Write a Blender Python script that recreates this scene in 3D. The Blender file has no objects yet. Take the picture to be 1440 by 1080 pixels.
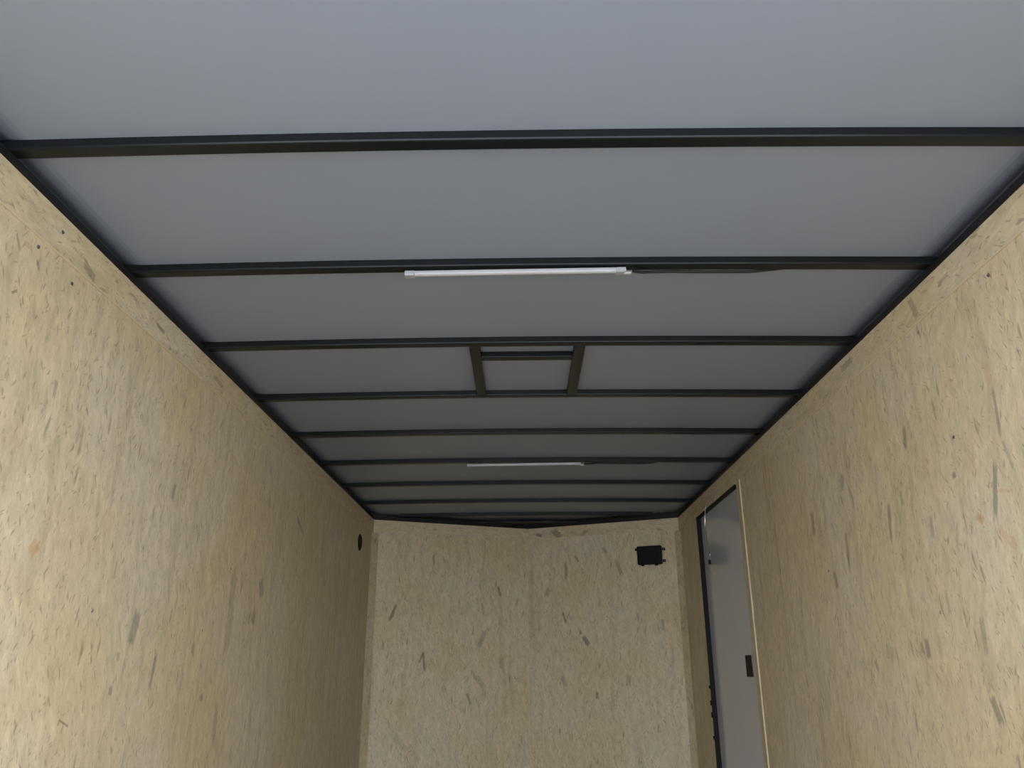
import bpy, bmesh, math, random
from mathutils import Vector, Matrix

# ------------------------------------------------------------------ camera
CAMZ = 0.95                      # camera height over the trailer floor
F_PX, PITCH, YAW, ROLL = 1111.45, 0.3434, -0.0123, -0.0048
S = bpy.context.scene
COL = S.collection
cp, sp, cy, sy = math.cos(PITCH), math.sin(PITCH), math.cos(YAW), math.sin(YAW)
fwd = Vector((sy * cp, cy * cp, sp)); rgt = Vector((cy, -sy, 0)); up = rgt.cross(fwd)
cr, sr = math.cos(ROLL), math.sin(ROLL)
r2 = rgt * cr + up * sr; u2 = -rgt * sr + up * cr
cam_d = bpy.data.cameras.new('camera'); cam = bpy.data.objects.new('camera', cam_d); COL.objects.link(cam)
m = Matrix((r2, u2, -fwd)).transposed().to_4x4(); m.translation = (0, 0, CAMZ)
cam.matrix_world = m
cam_d.sensor_fit = 'HORIZONTAL'; cam_d.sensor_width = 36; cam_d.lens = F_PX / 1440 * 36
cam_d.clip_start = 0.05
S.camera = cam

# ------------------------------------------------------------------ light
w = bpy.data.worlds.new('sky'); S.world = w; w.use_nodes = True
nt = w.node_tree; bg = nt.nodes['Background']
bg.inputs['Color'].default_value = (0.845, 0.93, 1.09, 1); bg.inputs['Strength'].default_value = 4.6
sd = bpy.data.lights.new('sun', 'SUN'); sd.energy = 2.0; sd.angle = 0.009; sd.color = (1, 0.95, 0.86)
sun = bpy.data.objects.new('sun', sd); COL.objects.link(sun)
sun.rotation_euler = (math.radians(28), math.radians(25), 0)     # high, in front of the trailer and to one side
S.view_settings.view_transform = 'Standard'; S.view_settings.look = 'None'
S.view_settings.gamma = 1; S.view_settings.use_curve_mapping = False
S.view_settings.exposure = 1.0
S.cycles.max_bounces = 12; S.cycles.diffuse_bounces = 8; S.cycles.use_denoising = True
S.cycles.sample_clamp_indirect = 4

# ------------------------------------------------------------------ dimensions (metres)
SC = 0.97536                     # wall measurements below are taken at the beams' height and scaled to the wall top
XL, XR, XC = -1.188, 1.240, 0.048
H = CAMZ + 1.1082                # top of the wood walls = underside of the roof rails
HB = CAMZ + 1.136                # underside of the roof beams, which sit on the rails
Y0, YW, YA = 0.31, 6.284, 6.79   # rear opening, front corners, point of the nose
B1, STEP = 1.528, 0.6096
BOWH, BOWW, RAILW = 0.025, 0.041, 0.040
XM = (XL + XR) / 2; HW = (XR - XL) / 2
def crown(x): return 0.011 * (1 - ((x - XM) / HW) ** 2)

# ------------------------------------------------------------------ helpers
def tag(o, label=None, cat=None, group=None, kind=None):
    if label: o['label'] = label
    if cat: o['category'] = cat
    if group: o['group'] = group
    if kind: o['kind'] = kind
    return o
def link(name, bm, mat, parent=None, smooth=False):
    me = bpy.data.meshes.new(name); bmesh.ops.recalc_face_normals(bm, faces=bm.faces); bm.to_mesh(me); bm.free()
    if smooth:
        for p in me.polygons: p.use_smooth = True
    me.materials.append(mat)
    o = bpy.data.objects.new(name, me); COL.objects.link(o)
    if parent: o.parent = parent
    return o
def empty(name, loc=(0, 0, 0)):
    o = bpy.data.objects.new(name, None); o.empty_display_size = 0.05; COL.objects.link(o); o.location = loc
    return o
def box(bm, x0, x1, y0, y1, z0, z1, bev=0, seg=2):
    r = bmesh.ops.create_cube(bm, size=1)
    for v in r['verts']:
        v.co = Vector((x0 + (v.co.x + .5) * (x1 - x0), y0 + (v.co.y + .5) * (y1 - y0), z0 + (v.co.z + .5) * (z1 - z0)))
    if bev:
        es = list({e for v in r['verts'] for e in v.link_edges})
        bmesh.ops.bevel(bm, geom=es, offset=bev, segments=seg, affect='EDGES', profile=0.5)
    return bm
def mbox(*a, **k): return box(bmesh.new(), *a, **k)
def prism(bm, pts, z0, z1):
    lo = [bm.verts.new((x, y, z0)) for x, y in pts]; hi = [bm.verts.new((x, y, z1)) for x, y in pts]
    n = len(pts); bm.faces.new(lo); bm.faces.new(hi)
    for i in range(n): bm.faces.new((lo[i], lo[(i + 1) % n], hi[(i + 1) % n], hi[i]))
    return bm
def cyl(bm, p, d, r, h, seg=20, r2=None, bev=0):
    q = Vector(d).to_track_quat('Z', 'Y').to_matrix().to_4x4(); q.translation = Vector(p) + Vector(d).normalized() * h / 2
    r_ = bmesh.ops.create_cone(bm, cap_ends=True, segments=seg, radius1=r, radius2=r if r2 is None else r2, depth=h, matrix=q)
    return bm
def tube(bm, pts, r, seg=10, sub=8):
    P = [Vector(p) for p in pts]; Q = []
    for i in range(len(P) - 1):
        p0 = P[max(i - 1, 0)]; p1 = P[i]; p2 = P[i + 1]; p3 = P[min(i + 2, len(P) - 1)]
        for k in range(sub):
            t = k / sub
            Q.append(0.5 * ((2 * p1) + (p2 - p0) * t + (2 * p0 - 5 * p1 + 4 * p2 - p3) * t * t + (3 * p1 - p0 - 3 * p2 + p3) * t ** 3))
    Q.append(P[-1]); rings = []
    for i, q in enumerate(Q):
        d = (Q[min(i + 1, len(Q) - 1)] - Q[max(i - 1, 0)]).normalized()
        a = d.cross(Vector((0.3, 0.2, 1)) if abs(d.z) < .9 else Vector((1, 0, 0))).normalized(); b = d.cross(a)
        rings.append([bm.verts.new(q + a * r * math.cos(2 * math.pi * k / seg) + b * r * math.sin(2 * math.pi * k / seg)) for k in range(seg)])
    for i in range(len(rings) - 1):
        for k in range(seg): bm.faces.new((rings[i][k], rings[i][(k + 1) % seg], rings[i + 1][(k + 1) % seg], rings[i + 1][k]))
    bm.faces.new(rings[0]); bm.faces.new(rings[-1])
    return bm

# ------------------------------------------------------------------ materials
def srgb(r, g, b): return tuple(((c / 255 + .055) / 1.055) ** 2.4 if c > 10 else c / 3294 for c in (r, g, b)) + (1,)
def pmat(name, col, rough=.5, metal=0., spec=.5, noise=0.0, scale=40, bump=0.0, coat=0.0):
    mt = bpy.data.materials.new(name); mt.use_nodes = True; t = mt.node_tree; b = t.nodes['Principled BSDF']
    b.inputs['Roughness'].default_value = rough; b.inputs['Metallic'].default_value = metal
    b.inputs['Specular IOR Level'].default_value = spec; b.inputs['Coat Weight'].default_value = coat
    b.inputs['Base Color'].default_value = col
    if noise or bump:
        tc = t.nodes.new('ShaderNodeTexCoord'); n = t.nodes.new('ShaderNodeTexNoise'); n.inputs['Scale'].default_value = scale; n.inputs['Detail'].default_value = 5
        t.links.new(tc.outputs['Object'], n.inputs['Vector'])
        mx = t.nodes.new('ShaderNodeMix'); mx.data_type = 'RGBA'
        mx.inputs['A'].default_value = tuple(c * (1 - noise) for c in col[:3]) + (1,); mx.inputs['B'].default_value = tuple(min(1, c * (1 + noise)) for c in col[:3]) + (1,)
        t.links.new(n.outputs['Fac'], mx.inputs['Factor']); t.links.new(mx.outputs['Result'], b.inputs['Base Color'])
        if bump:
            bp = t.nodes.new('ShaderNodeBump'); bp.inputs['Strength'].default_value = bump; bp.inputs['Distance'].default_value = .002
            t.links.new(n.outputs['Fac'], bp.inputs['Height']); t.links.new(bp.outputs['Normal'], b.inputs['Normal'])
    return mt

class N:                                           # small node-building helper
    def __init__(s, t): s.t = t
    def n(s, typ, **kw):
        o = s.t.nodes.new(typ)
        for k, v in kw.items(): setattr(o, k, v)
        return o
    def put(s, sock, v):
        if isinstance(v, bpy.types.NodeSocket): s.t.links.new(v, sock)
        else: sock.default_value = v
    def math(s, op, a, b=0.0, c=None, clamp=False):
        o = s.n('ShaderNodeMath', operation=op, use_clamp=clamp); s.put(o.inputs[0], a); s.put(o.inputs[1], b)
        if c is not None: s.put(o.inputs[2], c)
        return o.outputs[0]
    def step(s, x, a, b):                          # smoothstep
        o = s.n('ShaderNodeMapRange', interpolation_type='SMOOTHSTEP'); s.put(o.inputs['Value'], x)
        o.inputs['From Min'].default_value = a; o.inputs['From Max'].default_value = b
        return o.outputs['Result']
    def mix(s, f, a, b, mode='MIX'):
        o = s.n('ShaderNodeMix', data_type='RGBA', blend_type=mode); s.put(o.inputs['Factor'], f); s.put(o.inputs['A'], a); s.put(o.inputs['B'], b)
        return o.outputs['Result']
    def comb(s, x, y, z=0.0):
        o = s.n('ShaderNodeCombineXYZ'); s.put(o.inputs[0], x); s.put(o.inputs[1], y); s.put(o.inputs[2], z); return o.outputs[0]
    def noise(s, vec, scale, detail=3, rough=.5, col=False):
        o = s.n('ShaderNodeTexNoise'); s.put(o.inputs['Vector'], vec); o.inputs['Scale'].default_value = scale; o.inputs['Detail'].default_value = detail; o.inputs['Roughness'].default_value = rough
        return o.outputs['Color' if col else 'Fac']
    def voro(s, vec, scale, rnd=1.0):
        o = s.n('ShaderNodeTexVoronoi', voronoi_dimensions='2D'); s.put(o.inputs['Vector'], vec); o.inputs['Scale'].default_value = scale; o.inputs['Randomness'].default_value = rnd
        return o.outputs['Distance'], o.outputs['Color']

def osb(name, seed=0.0, horiz=False, marks=(), tone=1.0):
    """Strand board: pale wood flakes pressed flat, mostly running one way, with scattered dark flakes."""
    mt = bpy.data.materials.new(name); mt.use_nodes = True; t = mt.node_tree; g = N(t); b = t.nodes['Principled BSDF']
    tc = g.n('ShaderNodeTexCoord'); sx = g.n('ShaderNodeSeparateXYZ'); t.links.new(tc.outputs['Object'], sx.inputs[0])
    U, V = sx.outputs['X'], sx.outputs['Z']
    a, c = (V, U) if horiz else (U, V)             # a = across the grain, c = along it
    a = g.math('ADD', a, seed * 3.7); c = g.math('ADD', c, seed * 1.9)
    P = g.comb(a, c)
    wv = g.noise(P, 2.2, 2); wv2 = g.noise(g.comb(g.math('ADD', a, 9.1), c), 9.0, 2)
    aw = g.math('ADD', a, g.math('MULTIPLY', g.math('SUBTRACT', wv, .5), .10))
    aw = g.math('ADD', aw, g.math('MULTIPLY', g.math('SUBTRACT', wv2, .5), .035))
    def rot(ang, ka, kc, A=None, C=None):
        A = A or aw; C = C or c
        ca, sa = math.cos(ang), math.sin(ang)
        x = g.math('ADD', g.math('MULTIPLY', A, ca * ka), g.math('MULTIPLY', C, -sa * ka))
        y = g.math('ADD', g.math('MULTIPLY', A, sa * kc), g.math('MULTIPLY', C, ca * kc))
        return g.comb(x, y)
    big = g.noise(P, 1.6, 4, .6); mid = g.noise(rot(0, 16, 1.3), 1.0, 3); fine = g.noise(rot(0.08, 150, 26), 1.0, 5, .7)
    mott = g.noise(rot(-.2, 34, 15), 1.0, 5, .68); speck = g.noise(P, 130, 4, .75); tint = g.noise(rot(0, 9, 3), 1.0, 3)
    _, c1 = g.voro(rot(.16, 44, 12), 1.0); _, c2 = g.voro(rot(-.34, 70, 20, a, c), 1.0)
    s1 = g.n('ShaderNodeSeparateColor'); t.links.new(c1, s1.inputs[0]); s2 = g.n('ShaderNodeSeparateColor'); t.links.new(c2, s2.inputs[0])
    base = g.mix(g.step(big, .34, .66), (0.555 * tone, 0.446 * tone, 0.258 * tone, 1), (0.575 * tone, 0.488 * tone, 0.332 * tone, 1))
    base = g.mix(g.math('MULTIPLY', g.step(tint, .52, .72), .5), base, (0.568 * tone, 0.436 * tone, 0.270 * tone, 1))
    base = g.mix(g.math('MULTIPLY', g.step(mid, .48, .72), .50), base, (0.41 * tone, 0.330 * tone, 0.190 * tone, 1))
    val = g.math('ADD', g.math('MULTIPLY', g.math('SUBTRACT', s1.outputs[0], .5), .10), g.math('MULTIPLY', g.math('SUBTRACT', s2.outputs[1], .5), .10))
    val = g.math('ADD', val, g.math('MULTIPLY', g.math('SUBTRACT', fine, .5), .44))
    val = g.math('ADD', val, g.math('MULTIPLY', g.math('SUBTRACT', mott, .5), .55))
    val = g.math('ADD', val, g.math('MULTIPLY', g.math('SUBTRACT', speck, .5), .30))
    val = g.math('ADD', val, 1.0)
    vc = g.n('ShaderNodeCombineColor'); [t.links.new(val, vc.inputs[i]) for i in range(3)]
    col = g.mix(1.0, base, vc.outputs[0], 'MULTIPLY')
    # scattered dark flakes of several sizes and directions
    for k, (ka, kc, ang, thr, dist, dark, amt) in enumerate(((58, 11, .10, .968, .36, (.17, .125, .075, 1), .50), (105, 24, -.38, .955, .36, (.19, .14, .085, 1), .50),
                                                             (120, 26, .45, .955, .36, (.18, .13, .08, 1), .48), (180, 50, -.05, .93, .40, (.20, .15, .095, 1), .42),
                                                             (150, 50, .95, .96, .38, (.20, .15, .09, 1), .42), (30, 7, -.10, .955, .30, (.30, .245, .17, 1), .38))):
        vec = rot(ang, ka, kc)
        vo = g.n('ShaderNodeVectorMath', operation='ADD'); t.links.new(vec, vo.inputs[0]); vo.inputs[1].default_value = (seed * 7 + k * 13.3, k * 5.1, 0)
        d, cc = g.voro(vo.outputs[0], 1.0); sc = g.n('ShaderNodeSeparateColor'); t.links.new(cc, sc.inputs[0])
        pick = g.step(sc.outputs[0], thr, thr + .01)
        rag = g.math('ADD', d, g.math('MULTIPLY', g.math('SUBTRACT', fine, .5), .75))
        msk = g.math('MULTIPLY', pick, g.math('SUBTRACT', 1.0, g.step(rag, dist * .35, dist * 1.25)))
        col = g.mix(g.math('MULTIPLY', msk, amt), col, dark)
    # individual dark flakes seen on this panel: (u, v, half length, half width, tilt, strength, colour)
    for (mu, mv, hl, hw, ang, amt, dc) in marks:
        du = g.math('SUBTRACT', U, mu); dv = g.math('SUBTRACT', V, mv); ca, sa = math.cos(ang), math.sin(ang)
        al = g.math('ABSOLUTE', g.math('ADD', g.math('MULTIPLY', du, sa), g.math('MULTIPLY', dv, ca)))
        ac = g.math('ABSOLUTE', g.math('SUBTRACT', g.math('MULTIPLY', du, ca), g.math('MULTIPLY', dv, sa)))
        q = g.math('MAXIMUM', g.math('DIVIDE', al, hl), g.math('DIVIDE', ac, hw))
        q = g.math('ADD', q, g.math('MULTIPLY', g.math('SUBTRACT', fine, .5), 1.3))
        col = g.mix(g.math('MULTIPLY', g.math('SUBTRACT', 1.0, g.step(q, .75, 1.2)), amt), col, dc)
    t.links.new(col, b.inputs['Base Color'])
    b.inputs['Roughness'].default_value = .55; b.inputs['Specular IOR Level'].default_value = .3
    bp = g.n('ShaderNodeBump'); bp.inputs['Strength'].default_value = .05; bp.inputs['Distance'].default_value = .002
    t.links.new(g.math('ADD', fine, speck), bp.inputs['Height']); t.links.new(bp.outputs['Normal'], b.inputs['Normal'])
    return mt

DK = (.13, .095, .06, 1); GY = (.17, .15, .125, 1); OR = (.50, .27, .12, 1)
M_black = pmat('black_painted_steel', (.0075, .0090, .0092, 1), .32, spec=.24, noise=.15, scale=30)
M_rail = pmat('black_roof_rail', (.011, .0095, .0095, 1), .42, spec=.3, noise=.12, scale=30)
M_ceil = pmat('white_aluminium_sheet', (.247, .280, .335, 1), .42, spec=.35, noise=.03, scale=2.5)
M_door = pmat('white_door_skin', (.52, .53, .535, 1), .07, spec=.5, noise=.03, scale=6)
M_gasket = pmat('black_rubber', (.005, .0045, .004, 1), .6, spec=.2, noise=.2)
M_latch = pmat('dark_latch', (.020, .010, .007, 1), .6, spec=.15, noise=.1)
M_box = pmat('black_plastic', (.006, .006, .006, 1), .5, spec=.15, noise=.1)
M_screw = pmat('zinc_screw', (.35, .34, .33, 1), .35, metal=.8, noise=.1)
M_dscrew = pmat('dark_screw', (.10, .10, .10, 1), .4, metal=.6, noise=.1)
M_light = pmat('white_lens', (.44, .44, .44, 1), .3, spec=.5, noise=.02)
M_cap = pmat('grey_end_cap', (.34, .34, .34, 1), .4, noise=.05)
M_cable = pmat('black_cable', (.010, .0105, .010, 1), .5, spec=.3, noise=.1)
M_wire = pmat('steel_wire', (.62, .62, .60, 1), .25, metal=.9, noise=.1, scale=200)
M_brass = pmat('brass', (.70, .58, .36, 1), .3, metal=.8, noise=.05)
M_edge = pmat('cut_wood_edge', (.62, .50, .31, 1), .6, noise=.12, scale=90)
M_trim = pmat('pale_trim_wood', (.50, .41, .255, 1), .6, noise=.12, scale=90)
M_floor = pmat('plywood_floor', (.22, .17, .11, 1), .6, noise=.2, scale=12)
M_ground = pmat('concrete', (.25, .25, .25, 1), .85, noise=.12, scale=3, bump=.2)
M_vent = pmat('dark_brown_plastic', (.018, .011, .006, 1), .6, spec=.15, noise=.1)

# ------------------------------------------------------------------ setting
T = 0.05
g_ = link('ground', mbox(-14, 14, -16, 14, -0.62, -0.5), M_ground)
tag(g_, 'grey concrete ground outside the open rear of the trailer', 'ground', kind='structure')
fl = link('floor', prism(bmesh.new(), [(XL - T, Y0), (XR + T, Y0), (XR + T, YW), (XC, YA + .06), (XL - T, YW)], -0.06, 0), M_floor)
tag(fl, 'plain wooden trailer floor below the picture', 'floor', kind='structure')

def ceiling():
    bm = bmesh.new(); n = 160; x0, x1 = XL - T - .02, XR + T + .02; rows = []
    for y in (Y0, YA + .14):
        rows.append([bm.verts.new((x0 + (x1 - x0) * i / n, y, HB + BOWH + .0004 + crown(max(XL - .03, min(XR + .03, x0 + (x1 - x0) * i / n))) + .02 * max(0, min(1, (abs(x0 + (x1 - x0) * i / n - XM) - HW + .04) / .08)) ** 1.5)) for i in range(n + 1)])  # sheet edges bent upward, a shape added to deepen shade above the rails
    top = [[bm.verts.new(v.co + Vector((0, 0, .03))) for v in r] for r in rows]
    for i in range(n):
        bm.faces.new((rows[0][i], rows[0][i + 1], rows[1][i + 1], rows[1][i])); bm.faces.new((top[0][i], top[0][i + 1], top[1][i + 1], top[1][i]))
        bm.faces.new((rows[0][i], rows[0][i + 1], top[0][i + 1], top[0][i])); bm.faces.new((rows[1][i], rows[1][i + 1], top[1][i + 1], top[1][i]))
    for k in (0, n): bm.faces.new((rows[0][k], rows[1][k], top[1][k], top[0][k]))
    zt = HB + BOWH + .03
    for xa, xb in ((XL - T - .018, XL - T), (XR + T, XR + T + .018)): box(bm, xa, xb, Y0, YW + .05, H - .03, zt)          # outer edge of the roof
    A, P, B = (XL - T, YW), (XC, YA + .055), (XR + T, YW)
    for p, q in ((A, P), (P, B)): prism(bm, [(p[0], p[1] + .012), (q[0], q[1] + .012), (q[0], q[1] + .04), (p[0], p[1] + .04)], H - .03, zt)
    o = link('ceiling', bm, M_ceil, smooth=False); o.data.materials.append(M_rail)
    for p in o.data.polygons:
        if min(o.data.vertices[i].co.z for i in p.vertices) < H: p.material_index = 1  # roof edge takes the rail black so the slot reads darker
        elif p.center.z < zt + .002 and abs(p.normal.z) > .5 and len(p.vertices) == 4 and abs(p.center.z - zt) < 1e-4: p.material_index = 1
    return tag(o, 'pale grey sheet metal ceiling behind the black roof beams', 'ceiling', kind='structure')
ceiling()

# walls are built in their own frame: x = along the wall, z = up, y = thickness away from the room
def frame(p0, p1):                                 # p0 -> p1 along the wall, room on the +y side of the frame turned inside out
    d = Vector((p1[0] - p0[0], p1[1] - p0[1], 0)); L = d.length
    mt = Matrix.Rotation(math.atan2(d.y, d.x), 4, 'Z'); mt.translation = (p0[0], p0[1], 0)
    return mt, L
BAND = 0.1024
PR = 0.005                                         # how far the top strip stands proud
YD0, YD1, ZD = 4.645 * SC, 5.785 * SC, CAMZ + 1.018 * SC          # door opening in the right wall
def add_screw(par, x, z, out, mat, r=.005):
    q = link('screw', cyl(bmesh.new(), (x, 0, z), (0, out, 0), r, .0025, 14, r * .6), mat, par, True); return q

# left wall: frame along +Y, local +y points to -X (outside), so the room is at local y < 0
ML, LL = frame((XL, Y0), (XL, YW))
# dark and orange flakes that stand out on each panel
L_MARKS = [(2.198, 1.066, 0.049, 0.0206, -2.89, 0.55, GY), (2.368, 0.942, 0.058, 0.0091, -3.03, 0.60, GY), (1.617, 1.226, 0.018, 0.0185, 2.42, 0.50, OR), (3.365, 1.292, 0.038, 0.0284, 2.70, 0.50, GY), (3.006, 1.176, 0.166, 0.0285, 3.14, 0.28, DK), (1.889, 0.817, 0.027, 0.0026, 1.92, 0.60, DK), (2.336, 1.518, 0.029, 0.0105, 0.18, 0.55, GY), (2.108, 0.889, 0.011, 0.0106, -3.12, 0.50, GY), (2.976, 0.743, 0.076, 0.0189, 3.06, 0.30, DK), (3.297, 1.163, 0.032, 0.0211, -2.64, 0.50, GY), (2.802, 0.848, 0.013, 0.0129, 2.82, 0.50, DK), (3.906, 1.665, 0.074, 0.0123, 2.00, 0.45, GY), (1.348, 1.784, 0.011, 0.0033, 0.89, 0.60, DK), (1.360, 1.914, 0.017, 0.0075, 1.56, 0.45, OR), (2.670, 1.015, 0.019, 0.0128, 0.20, 0.40, DK), (2.123, 0.982, 0.012, 0.0087, 0.03, 0.40, GY), (1.324, 1.902, 0.018, 0.0041, 2.52, 0.50, GY), (1.409, 1.888, 0.013, 0.0044, 2.48, 0.50, DK), (1.732, 1.529, 0.040, 0.0067, 0.02, 0.35, DK), (1.575, 1.621, 0.024, 0.0059, -0.00, 0.40, DK)]
LB_MARKS = [(1.614, 1.979, 0.033, 0.0134, 1.85, 0.50, DK), (2.057, 2.002, 0.031, 0.0066, 1.67, 0.60, DK), (1.275, 2.055, 0.022, 0.0063, 1.80, 0.35, OR), (2.585, 2.003, 0.048, 0.0101, 1.68, 0.40, DK)]
R_MARKS = [(3.597, 1.24, .68, .0022, .0, .45, DK), (1.753, 1.377, 0.075, 0.0094, 2.80, 0.60, GY), (1.846, 1.322, 0.016, 0.0123, -2.25, 0.60, OR), (1.742, 1.254, 0.039, 0.0140, -2.27, 0.35, OR), (1.710, 1.370, 0.042, 0.0054, -1.78, 0.30, OR), (2.375, 1.411, 0.057, 0.0105, 2.96, 0.60, GY), (2.108, 1.342, 0.031, 0.0106, 2.98, 0.45, GY), (2.763, 1.358, 0.070, 0.0102, 3.06, 0.50, DK), (2.265, 0.996, 0.030, 0.0137, -3.14, 0.60, GY), (2.296, 0.999, 0.019, 0.0093, -2.91, 0.50, GY), (2.536, 0.988, 0.024, 0.0258, 2.78, 0.30, GY), (1.948, 0.835, 0.033, 0.0138, -2.77, 0.60, GY), (1.940, 1.024, 0.049, 0.0104, 3.02, 0.40, GY), (3.084, 1.515, 0.046, 0.0168, 3.04, 0.55, DK), (2.652, 0.947, 0.019, 0.0085, -2.71, 0.45, DK), (2.918, 1.268, 0.033, 0.0143, -2.94, 0.50, DK), (2.718, 1.616, 0.031, 0.0171, 2.88, 0.45, GY), (2.174, 1.642, 0.036, 0.0095, 2.98, 0.50, DK), (1.674, 1.574, 0.058, 0.0061, 3.05, 0.50, GY), (1.677, 1.679, 0.032, 0.0149, -3.03, 0.35, OR), (1.932, 1.461, 0.009, 0.0102, -2.78, 0.70, GY), (2.264, 0.941, 0.086, 0.0050, -2.20, 0.25, OR), (1.827, 1.469, 0.031, 0.0045, -2.71, 0.40, OR), (2.268, 1.462, 0.026, 0.0098, 3.07, 0.40, GY), (2.095, 1.120, 0.035, 0.0081, 3.12, 0.35, GY), (1.667, 1.453, 0.041, 0.0056, -2.92, 0.35, GY)]
RB_MARKS = [(1.969, 2.009, 0.040, 0.0138, -2.77, 0.40, DK), (1.779, 2.010, 0.028, 0.0071, 1.68, 0.40, DK), (2.506, 2.023, 0.053, 0.0141, 1.60, 0.45, DK), (1.583, 2.057, 0.019, 0.0067, -1.46, 0.40, DK)]
FL_MARKS = [(0.188, 1.341, 0.064, 0.0112, -2.75, 0.65, DK), (0.451, 0.992, 0.068, 0.0085, 3.02, 0.65, DK), (0.428, 1.015, 0.037, 0.0071, -2.70, 0.60, DK), (1.074, 1.531, 0.041, 0.0094, 2.87, 0.65, DK), (0.924, 1.155, 0.063, 0.0178, -2.71, 0.40, GY), (0.822, 0.712, 0.042, 0.0113, 2.77, 0.50, DK), (0.931, 1.387, 0.045, 0.0092, 3.00, 0.40, DK), (0.912, 0.838, 0.063, 0.0223, 2.42, 0.28, GY), (0.508, 1.769, 0.037, 0.0089, 3.11, 0.50, DK), (0.294, 0.420, 0.069, 0.0197, 2.38, 0.25, GY), (1.094, 0.977, 0.040, 0.0213, 3.07, 0.30, GY)]
FR_MARKS = [(3.597, 1.24, .68, .0022, .0, .45, DK), (0.310, 1.319, 0.046, 0.0091, 2.87, 0.60, DK), (0.443, 1.204, 0.014, 0.0119, 2.86, 0.70, GY), (0.486, 1.141, 0.040, 0.0174, 2.54, 0.75, GY), (0.334, 1.682, 0.060, 0.0124, -3.11, 0.40, DK), (0.787, 1.693, 0.063, 0.0147, 2.81, 0.40, DK), (0.168, 1.523, 0.034, 0.0188, -2.74, 0.35, DK), (1.113, 1.246, 0.042, 0.0111, 3.11, 0.45, GY), (0.561, 0.737, 0.026, 0.0115, -3.10, 0.60, DK), (0.292, 0.834, 0.040, 0.0177, 2.71, 0.40, GY), (0.674, 1.838, 0.028, 0.0118, 2.61, 0.50, DK), (0.431, 1.783, 0.030, 0.0089, 2.51, 0.50, DK), (0.819, 0.841, 0.041, 0.0196, -3.09, 0.30, GY)]
FRB_MARKS = [(0.261, 2.001, 0.047, 0.0272, 2.41, 0.50, DK), (0.503, 1.991, 0.034, 0.0152, -2.15, 0.45, DK), (0.100, 1.997, 0.027, 0.0119, 1.86, 0.60, DK), (1.139, 1.970, 0.023, 0.0113, 1.76, 0.50, DK), (0.797, 1.942, 0.019, 0.0089, -2.39, 0.40, DK)]
def yl(Y): return Y * SC - Y0
wl = link('wall_left', mbox(0, LL + .03, 0, T, 0, H - BAND), osb('strand_board_left', 1.0, marks=L_MARKS)); wl.matrix_world = ML
tag(wl, 'left wall of pale strand board with a dark round vent near its far end', 'wall', kind='structure')
o = link('top_strip', mbox(0, LL, -PR, T, H - BAND, H), osb('strand_strip_left', 2.0, True, LB_MARKS), wl); o['label'] = 'horizontal strand board strip along the top of the wall'
o = link('strip_edge', mbox(0, LL, -PR, -.0005, H - BAND - .003, H - BAND), M_edge, wl); o['label'] = 'pale cut edge below the strip'

MR, LR = frame((XR, Y0), (XR, YW))                 # local +y points to -X (into the room)
def wall_right():
    bm = bmesh.new(); zt = H - BAND
    box(bm, 0, YD0 - Y0, -T, 0, 0, zt); box(bm, YD1 - Y0, LR + .03, -T, 0, 0, zt)
    box(bm, YD0 - Y0, YD1 - Y0, -T, 0, ZD, zt)
    bmesh.ops.remove_doubles(bm, verts=bm.verts, dist=1e-5)
    return bm
wr = link('wall_right', wall_right(), osb('strand_board_right', 3.0, marks=R_MARKS)); wr.matrix_world = MR
tag(wr, 'right wall of pale strand board with the door opening at its far end', 'wall', kind='structure')
o = link('top_strip', mbox(0, LR, -T, PR, H - BAND, H), osb('strand_strip_right', 4.0, True, RB_MARKS), wr); o['label'] = 'horizontal strand board strip along the top of the wall'
o = link('strip_edge', mbox(0, YD0 - Y0 - .1, .0005, PR, H - BAND - .003, H - BAND), M_edge, wr); o['label'] = 'pale cut edge below the strip'

# the two halves of the shallow pointed front wall
BF = 0.090
MFL, LFL = frame((XL, YW), (XC, YA)); MFR, LFR = frame((XC, YA), (XR, YW))
for nm, mt, L, seed, lab, mk, mkb in (('wall_front_left', MFL, LFL, 5.0, 'left half of the slightly pointed strand board front wall', FL_MARKS, ()),
                                 ('wall_front_right', MFR, LFR, 6.0, 'right half of the front wall carrying the black box', FR_MARKS, FRB_MARKS)):
    wf = link(nm, mbox(-.02, L + .02, 0, T, 0, H - BF), osb('strand_' + nm, seed, marks=mk)); wf.matrix_world = mt
    tag(wf, lab, 'wall', kind='structure')
    o = link('top_strip', mbox(-.02, L + .02, -.001, T, H - BF, H), osb('strip_' + nm, seed + .5, True, mkb), wf); o['label'] = 'horizontal strand board strip along the top of the wall'

# upright wood strips in the two front corners and beside the door
M_strip = osb('strand_corner', 8.0, tone=.93)
for nm, pts, lab in (('trim_1', [(XL + .001, YW - .05), (XL + .001, YW - .001), (XL + .046, YW + .0165)], 'upright wood strip in the left front corner'),
                     ('trim_2', [(XR - .001, YW - .05), (XR - .001, YW - .001), (XR - .040, YW + .0145)], 'upright wood strip in the right front corner')):
    tag(link(nm, prism(bmesh.new(), pts, .001, H - BAND - .004), M_strip), lab, 'trim', kind='structure')
o = link('trim_3', mbox(XR - .0085, XR - .0005, 4.545 * SC, 4.580 * SC, 0.01, H - BAND - .006, bev=.0015), M_trim)
tag(o, 'thin pale wood strip standing upright beside the door', 'trim', kind='structure')

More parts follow.
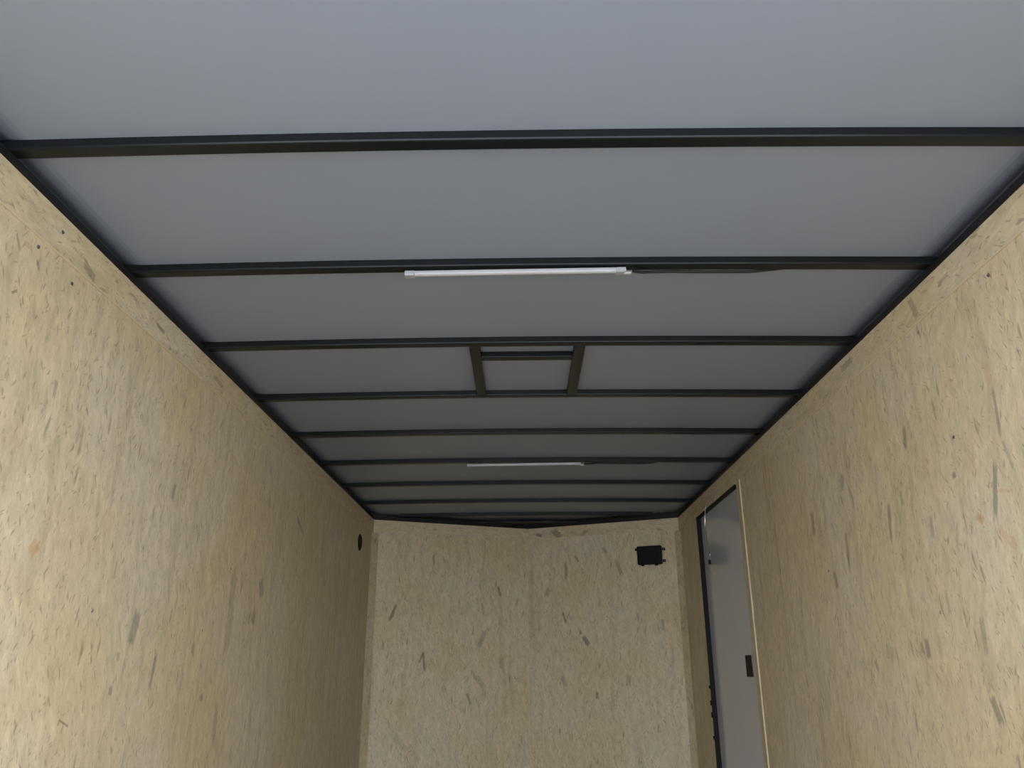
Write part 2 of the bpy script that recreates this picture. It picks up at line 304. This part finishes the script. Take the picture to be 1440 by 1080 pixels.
# ------------------------------------------------------------------ door
RC = 0.030
dr = empty('door_1', (XR + RC, (YD0 + YD1) / 2, 0)); tag(dr, 'white flush side door with black seal in the right wall', 'door', kind='structure')
def loc(o, par):
    o.matrix_parent_inverse = Matrix.Translation(-par.location); return o
loc(link('door_panel', mbox(XR + RC, XR + RC + .03, YD0 + .002, YD1 - .002, .01, ZD - .002), M_door, dr), dr)
bm = bmesh.new()
box(bm, XR - .0015, XR + RC, YD1 - .006, YD1 + .003, .01, ZD); box(bm, XR - .0015, XR + RC, YD0 + .03, YD1, ZD - .006, ZD + .003)
loc(link('door_seal', bm, M_gasket, dr), dr)
lp = loc(link('latch_plate', mbox(XR + RC - .006, XR + RC, 4.795 * SC, 4.915 * SC, CAMZ - .060, CAMZ + .055, bev=.003), M_latch, dr), dr)
for k, z in enumerate((-.137, -.237, -.312, -.453)):
    loc(link('hinge_knuckle', cyl(bmesh.new(), (XR - .003, YD1 - .004, CAMZ + z * SC - (.010 if k in (0, 3) else .016)), (0, 0, 1), .008, .020 if k in (0, 3) else .032, 14), M_gasket, dr, True), dr)

# ------------------------------------------------------------------ roof frame
def line_at(p, d, x): return p[1] + (x - p[0]) * d[1] / d[0]
RI, RO, RH = .003, .042, HB - H - .0006           # rail: inner face just proud of the wall, tube over the wall top
dl = ((XC - XL), (YA - YW)); ll = math.hypot(*dl); dl = (dl[0] / ll, dl[1] / ll); nl = (-dl[1], dl[0])     # outward normal of the left nose wall
dr_ = ((XR - XC), (YW - YA)); lr_ = math.hypot(*dr_); dr_ = (dr_[0] / lr_, dr_[1] / lr_); nr = (-dr_[1], dr_[0])
def nose_poly(p, d, n, xs, xe): 
    pi, po = (p[0] - n[0] * RI, p[1] - n[1] * RI), (p[0] + n[0] * RO, p[1] + n[1] * RO)
    return [(xs, line_at(pi, d, xs)), (xe, line_at(pi, d, xe)), (xe, line_at(po, d, xe)), (xs, line_at(po, d, xs))]
yc = lambda x, p, d, n, off: line_at((p[0] + n[0] * off, p[1] + n[1] * off), d, x)
PL, PR_ = (XL, YW), (XR, YW)
for poly, nm, lab in (([(XL + RI, Y0), (XL + RI, yc(XL + RI, PL, dl, nl, -RI)), (XL - RO, yc(XL - RO, PL, dl, nl, RO)), (XL - RO, Y0)], 'roof_rail', 'long black steel rail along the top of the left wall'),
                      ([(XR - RI, Y0), (XR - RI, yc(XR - RI, PR_, dr_, nr, -RI)), (XR + RO, yc(XR + RO, PR_, dr_, nr, RO)), (XR + RO, Y0)], 'roof_rail', 'long black steel rail along the top of the right wall'),
                      (nose_poly(PL, dl, nl, XL + RI + .001, XC - .0004), 'nose_rail', 'short black rail over the left half of the front wall'),
                      (nose_poly(PR_, dr_, nr, XC + .0004, XR - RI - .001), 'nose_rail', 'short black rail over the right half of the front wall')):
    tag(link(nm, prism(bmesh.new(), poly, H + .0003, H + RH), M_rail), lab, 'roof rail', 'black rails under the roof edge')
y_ = 6.612
xa_, xb_ = XL + (y_ - YW) / (YA - YW) * (XC - XL), XR - (y_ - YW) / (YA - YW) * (XR - XC)
tag(link('nose_plate', prism(bmesh.new(), [(xa_ - .03, y_), (xb_ + .03, y_), (XC + .05, YA + .015), (XC - .05, YA + .015)], HB, HB + .006), M_black),
    'black triangular steel plate under the roof at the point of the nose', 'steel plate')

def bow(y, xa, xb, name, lab):
    bm = bmesh.new(); n = 32; r = .005; prof = [(0, BOWH), (0, r), (r * .3, r * .3), (r, 0), (BOWW - r, 0), (BOWW - r * .3, r * .3), (BOWW, r), (BOWW, BOWH)]
    rings = []
    for i in range(n + 1):
        x = xa + (xb - xa) * i / n
        rings.append([bm.verts.new((x, y + py, HB + crown(x) + pz)) for py, pz in prof])
    k = len(prof)
    for i in range(n):
        for j in range(k): bm.faces.new((rings[i][j], rings[i][(j + 1) % k], rings[i + 1][(j + 1) % k], rings[i + 1][j]))
    bm.faces.new(rings[0]); bm.faces.new(rings[-1])
    o = link(name, bm, M_black)
    return tag(o, lab, 'roof beam', 'black beams across the ceiling')
labs = ['black roof beam nearest the camera, highest in the photo', 'second black roof beam, with the nearer white light strip fixed under it',
        'third black roof beam, meeting the near end of the vent frame', 'fourth black roof beam, meeting the far end of the vent frame',
        'fifth black roof beam, first one beyond the vent frame', 'sixth black roof beam, with the farther white light strip under it',
        'seventh black roof beam, first beyond the farther light strip', 'eighth black roof beam, last but one before the front corners',
        'ninth black roof beam, spanning the two front corners of the walls']
for k, lb in enumerate(labs):
    y = B1 + k * STEP; y = 6.34 if k == 8 else y; cut = max(0, y + BOWW - YW) / (YA - YW) * 1.236
    bow(y, XL - .036 + cut, XR + .036 - cut, 'roof_beam', lb)

vf = empty('vent_frame', (.024, 3.06, HB)); tag(vf, 'black steel frame for a roof vent between two roof beams', 'vent frame')
y0, y1 = B1 + 2 * STEP + BOWW + .0005, B1 + 3 * STEP - .0005
def hbar(name, xa, xb, ya, yb, par):
    z0 = HB + crown((xa + xb) / 2)
    return loc(link(name, mbox(xa, xb, ya, yb, z0, z0 + BOWH - .0005, bev=.003), M_black, par), par)
hbar('side_bar', -.198, -.157, y0, y1, vf); hbar('side_bar', .204, .247, y0, y1, vf)
hbar('cross_bar', -.1565, .2035, 2.893, 2.934, vf)

# ------------------------------------------------------------------ light strips
def light(x0, x1, y, z0l, z0r, lab):
    root = empty('light_strip', ((x0 + x1) / 2, y, (z0l + z0r) / 2)); tag(root, lab, 'light', 'white light strips under the roof beams')
    L = x1 - x0; ang = math.atan2(z0r - z0l, L)
    root.rotation_euler = (0, -ang, 0)
    def add(nm, bm, mt): return link(nm, bm, mt, root)
    add('housing', mbox(-L / 2 + .012, L / 2 - .012, -.004, .016, -.0005, .006, bev=.0015), M_cap)
    bm = bmesh.new(); n = 12; a = []
    for xx in (-L / 2 + .018, L / 2 - .018):
        a.append([bm.verts.new((xx, .006 - .0095 * math.cos(math.pi * i / n), -.001 - .007 * math.sin(math.pi * i / n))) for i in range(n + 1)])
    for i in range(n): bm.faces.new((a[0][i], a[0][i + 1], a[1][i + 1], a[1][i]))
    bm.faces.new(a[0]); bm.faces.new(a[1]); bm.faces.new((a[0][0], a[0][n], a[1][n], a[1][0]))
    add('lens', bm, M_light)
    for s in (-1, 1):
        xa, xb = sorted((s * L / 2, s * (L / 2 - .030)))
        add('end_cap', mbox(xa, xb, -.006, .018, -.010, .0065, bev=.003), M_cap)
    add('connector', mbox(L / 2 - .006, L / 2 + .016, .003, .013, -.012, -.005, bev=.0015), M_light)
    return root
light(-.352, .322, B1 + STEP + .012, HB - .0055, HB - .0005, 'nearer white light strip under the second roof beam')
light(-.326, .352, B1 + 5 * STEP + .012, HB - .0055, HB - .0005, 'farther white light strip under the sixth roof beam')

# black leads running from the lights along the beams towards the right wall
def lead(yb, xs, lab):
    prof = ((0, .024, -.0105), (.03, .038, -.007), (.06, .046, -.002), (.12, .0475, -.0005), (.20, .0475, -.0015), (.29, .0475, -.0018), (.37, .0475, -.0008), (.43, .0475, .006), (.52, .0475, .0145), (.70, .0475, .016), (.82, .0475, .016))
    pts = [(xs + dx, yb + dy, HB + crown(xs + dx) + dz) for dx, dy, dz in prof]
    o = link('light_cable', tube(bmesh.new(), pts, .0048), M_cable, None, True)
    return tag(o, lab, 'cable', 'black cables from the light strips')
lead(B1 + STEP, .345, 'black cable sagging from the nearer light strip along the second beam')
lead(B1 + 5 * STEP, .375, 'black cable sagging from the farther light strip along the sixth beam')

# ------------------------------------------------------------------ wire over the door, box, vent
hw = empty('hanging_wire', (XR - .02, 5.38 * SC, CAMZ + .975)); tag(hw, 'thin bare wire hanging from the strip in front of the door top', 'wire')
wp = [(XR - .002, 5.346, 1.062), (XR - .018, 5.375, 1.030), (XR - .022, 5.401, .98), (XR - .024, 5.413, .895), (XR - .024, 5.39, .786), (XR - .026, 5.355, .70), (XR - .026, 5.375, .662)]
wp = [(x, y * SC, z * SC + CAMZ) for x, y, z in wp]
bm = tube(bmesh.new(), wp, .0026, 8, 10)
tube(bm, [(x + .004 * math.sin(i * 1.9), y + .010 * math.cos(i * 1.9), z) for i, (x, y, z) in enumerate(wp)], .0022, 8, 10)
loc(link('strand', bm, M_wire, hw, True), hw)
loc(link('connector', mbox(XR - .033, XR - .017, 5.367 * SC, 5.389 * SC, CAMZ + .620, CAMZ + .648, bev=.003), M_box, hw), hw)
loc(link('bare_end', tube(bmesh.new(), [(XR - .025, 5.376 * SC, CAMZ + .621), (XR - .027, 5.36 * SC, CAMZ + .586), (XR - .022, 5.345 * SC, CAMZ + .558)], .003, 8, 6), M_brass, hw, True), hw)

uf = lambda X, Y: math.hypot(X - XC, Y - YA)
jb = empty('electrical_box'); jb.matrix_world = MFR @ Matrix.Translation((uf(1.018, 6.391), 0, CAMZ + .825)); tag(jb, 'black electrical box high on the right half of the front wall', 'electrical box')
link('housing', mbox(-.098, .098, -.045, -.001, -.072, .072, bev=.010, seg=3), M_box, jb)
link('cover', mbox(-.086, .086, -.050, -.0455, -.062, .062, bev=.002), M_box, jb)
for s, z in ((-1, .052), (1, .045), (1, -.045)):
    xa, xb = sorted((s * .0985, s * .122)); f_ = link('mounting_tab', mbox(xa, xb, -.008, -.0008, z - .010, z + .010, bev=.002), M_box, jb)
    if s > 0: link('screw', cyl(bmesh.new(), (s * .112, -.008, z), (0, -1, 0), .004, .003, 12), M_screw, f_, True)
link('cable_gland', cyl(bmesh.new(), (-.060, -.022, -.0715), (0, 0, -1), .012, .010, 14), M_box, jb, True)
link('cable_gland', cyl(bmesh.new(), (.050, -.022, -.0715), (0, 0, -1), .014, .010, 14), M_box, jb, True)

sv = empty('wall_vent', (XL, 5.94 * SC, CAMZ + .88 * SC)); tag(sv, 'small dark round vent on the left wall near the front corner', 'vent')
bm = bmesh.new(); n = 36; prof = [(.060, .0005), (.060, .004), (.054, .008), (.048, .008), (.045, .003), (.045, .0012)]; rg = []
for i in range(n):
    a_ = 2 * math.pi * i / n; rg.append([bm.verts.new((h_, r_ * math.cos(a_), r_ * math.sin(a_))) for r_, h_ in prof])
for i in range(n):
    for j in range(len(prof) - 1): bm.faces.new((rg[i][j], rg[i][j + 1], rg[(i + 1) % n][j + 1], rg[(i + 1) % n][j]))
link('rim', bm, M_vent, sv, True)
link('face', cyl(bmesh.new(), (.0006, 0, 0), (1, 0, 0), .046, .0012, 36), M_vent, sv)

# ------------------------------------------------------------------ screws
for Y, z, mt in ((1.749, 1.005, M_dscrew), (1.823, 1.091, M_dscrew), (1.913, .985, M_dscrew), (3.35, .39, M_screw), (2.30, .155, M_screw), (2.75, .03, M_screw), (3.12, .135, M_screw), (4.62, .06, M_screw)):
    q = link('screw', cyl(bmesh.new(), (yl(Y), -(PR if z > 1.035 else 0) - .0002, CAMZ + z * SC), (0, -1, 0), .0055, .0025, 14, .0035), mt, wl, True)
for Y, z, mt in ((1.939, .995, M_dscrew), (2.344, 1.0, M_screw), (2.792, .537, M_screw), (3.376, .369, M_screw), (2.26, .63, M_dscrew), (2.52, .15, M_screw)):
    q = link('screw', cyl(bmesh.new(), (yl(Y), .0002, CAMZ + z * SC), (0, 1, 0), .0055, .0025, 14, .0035), mt, wr, True)
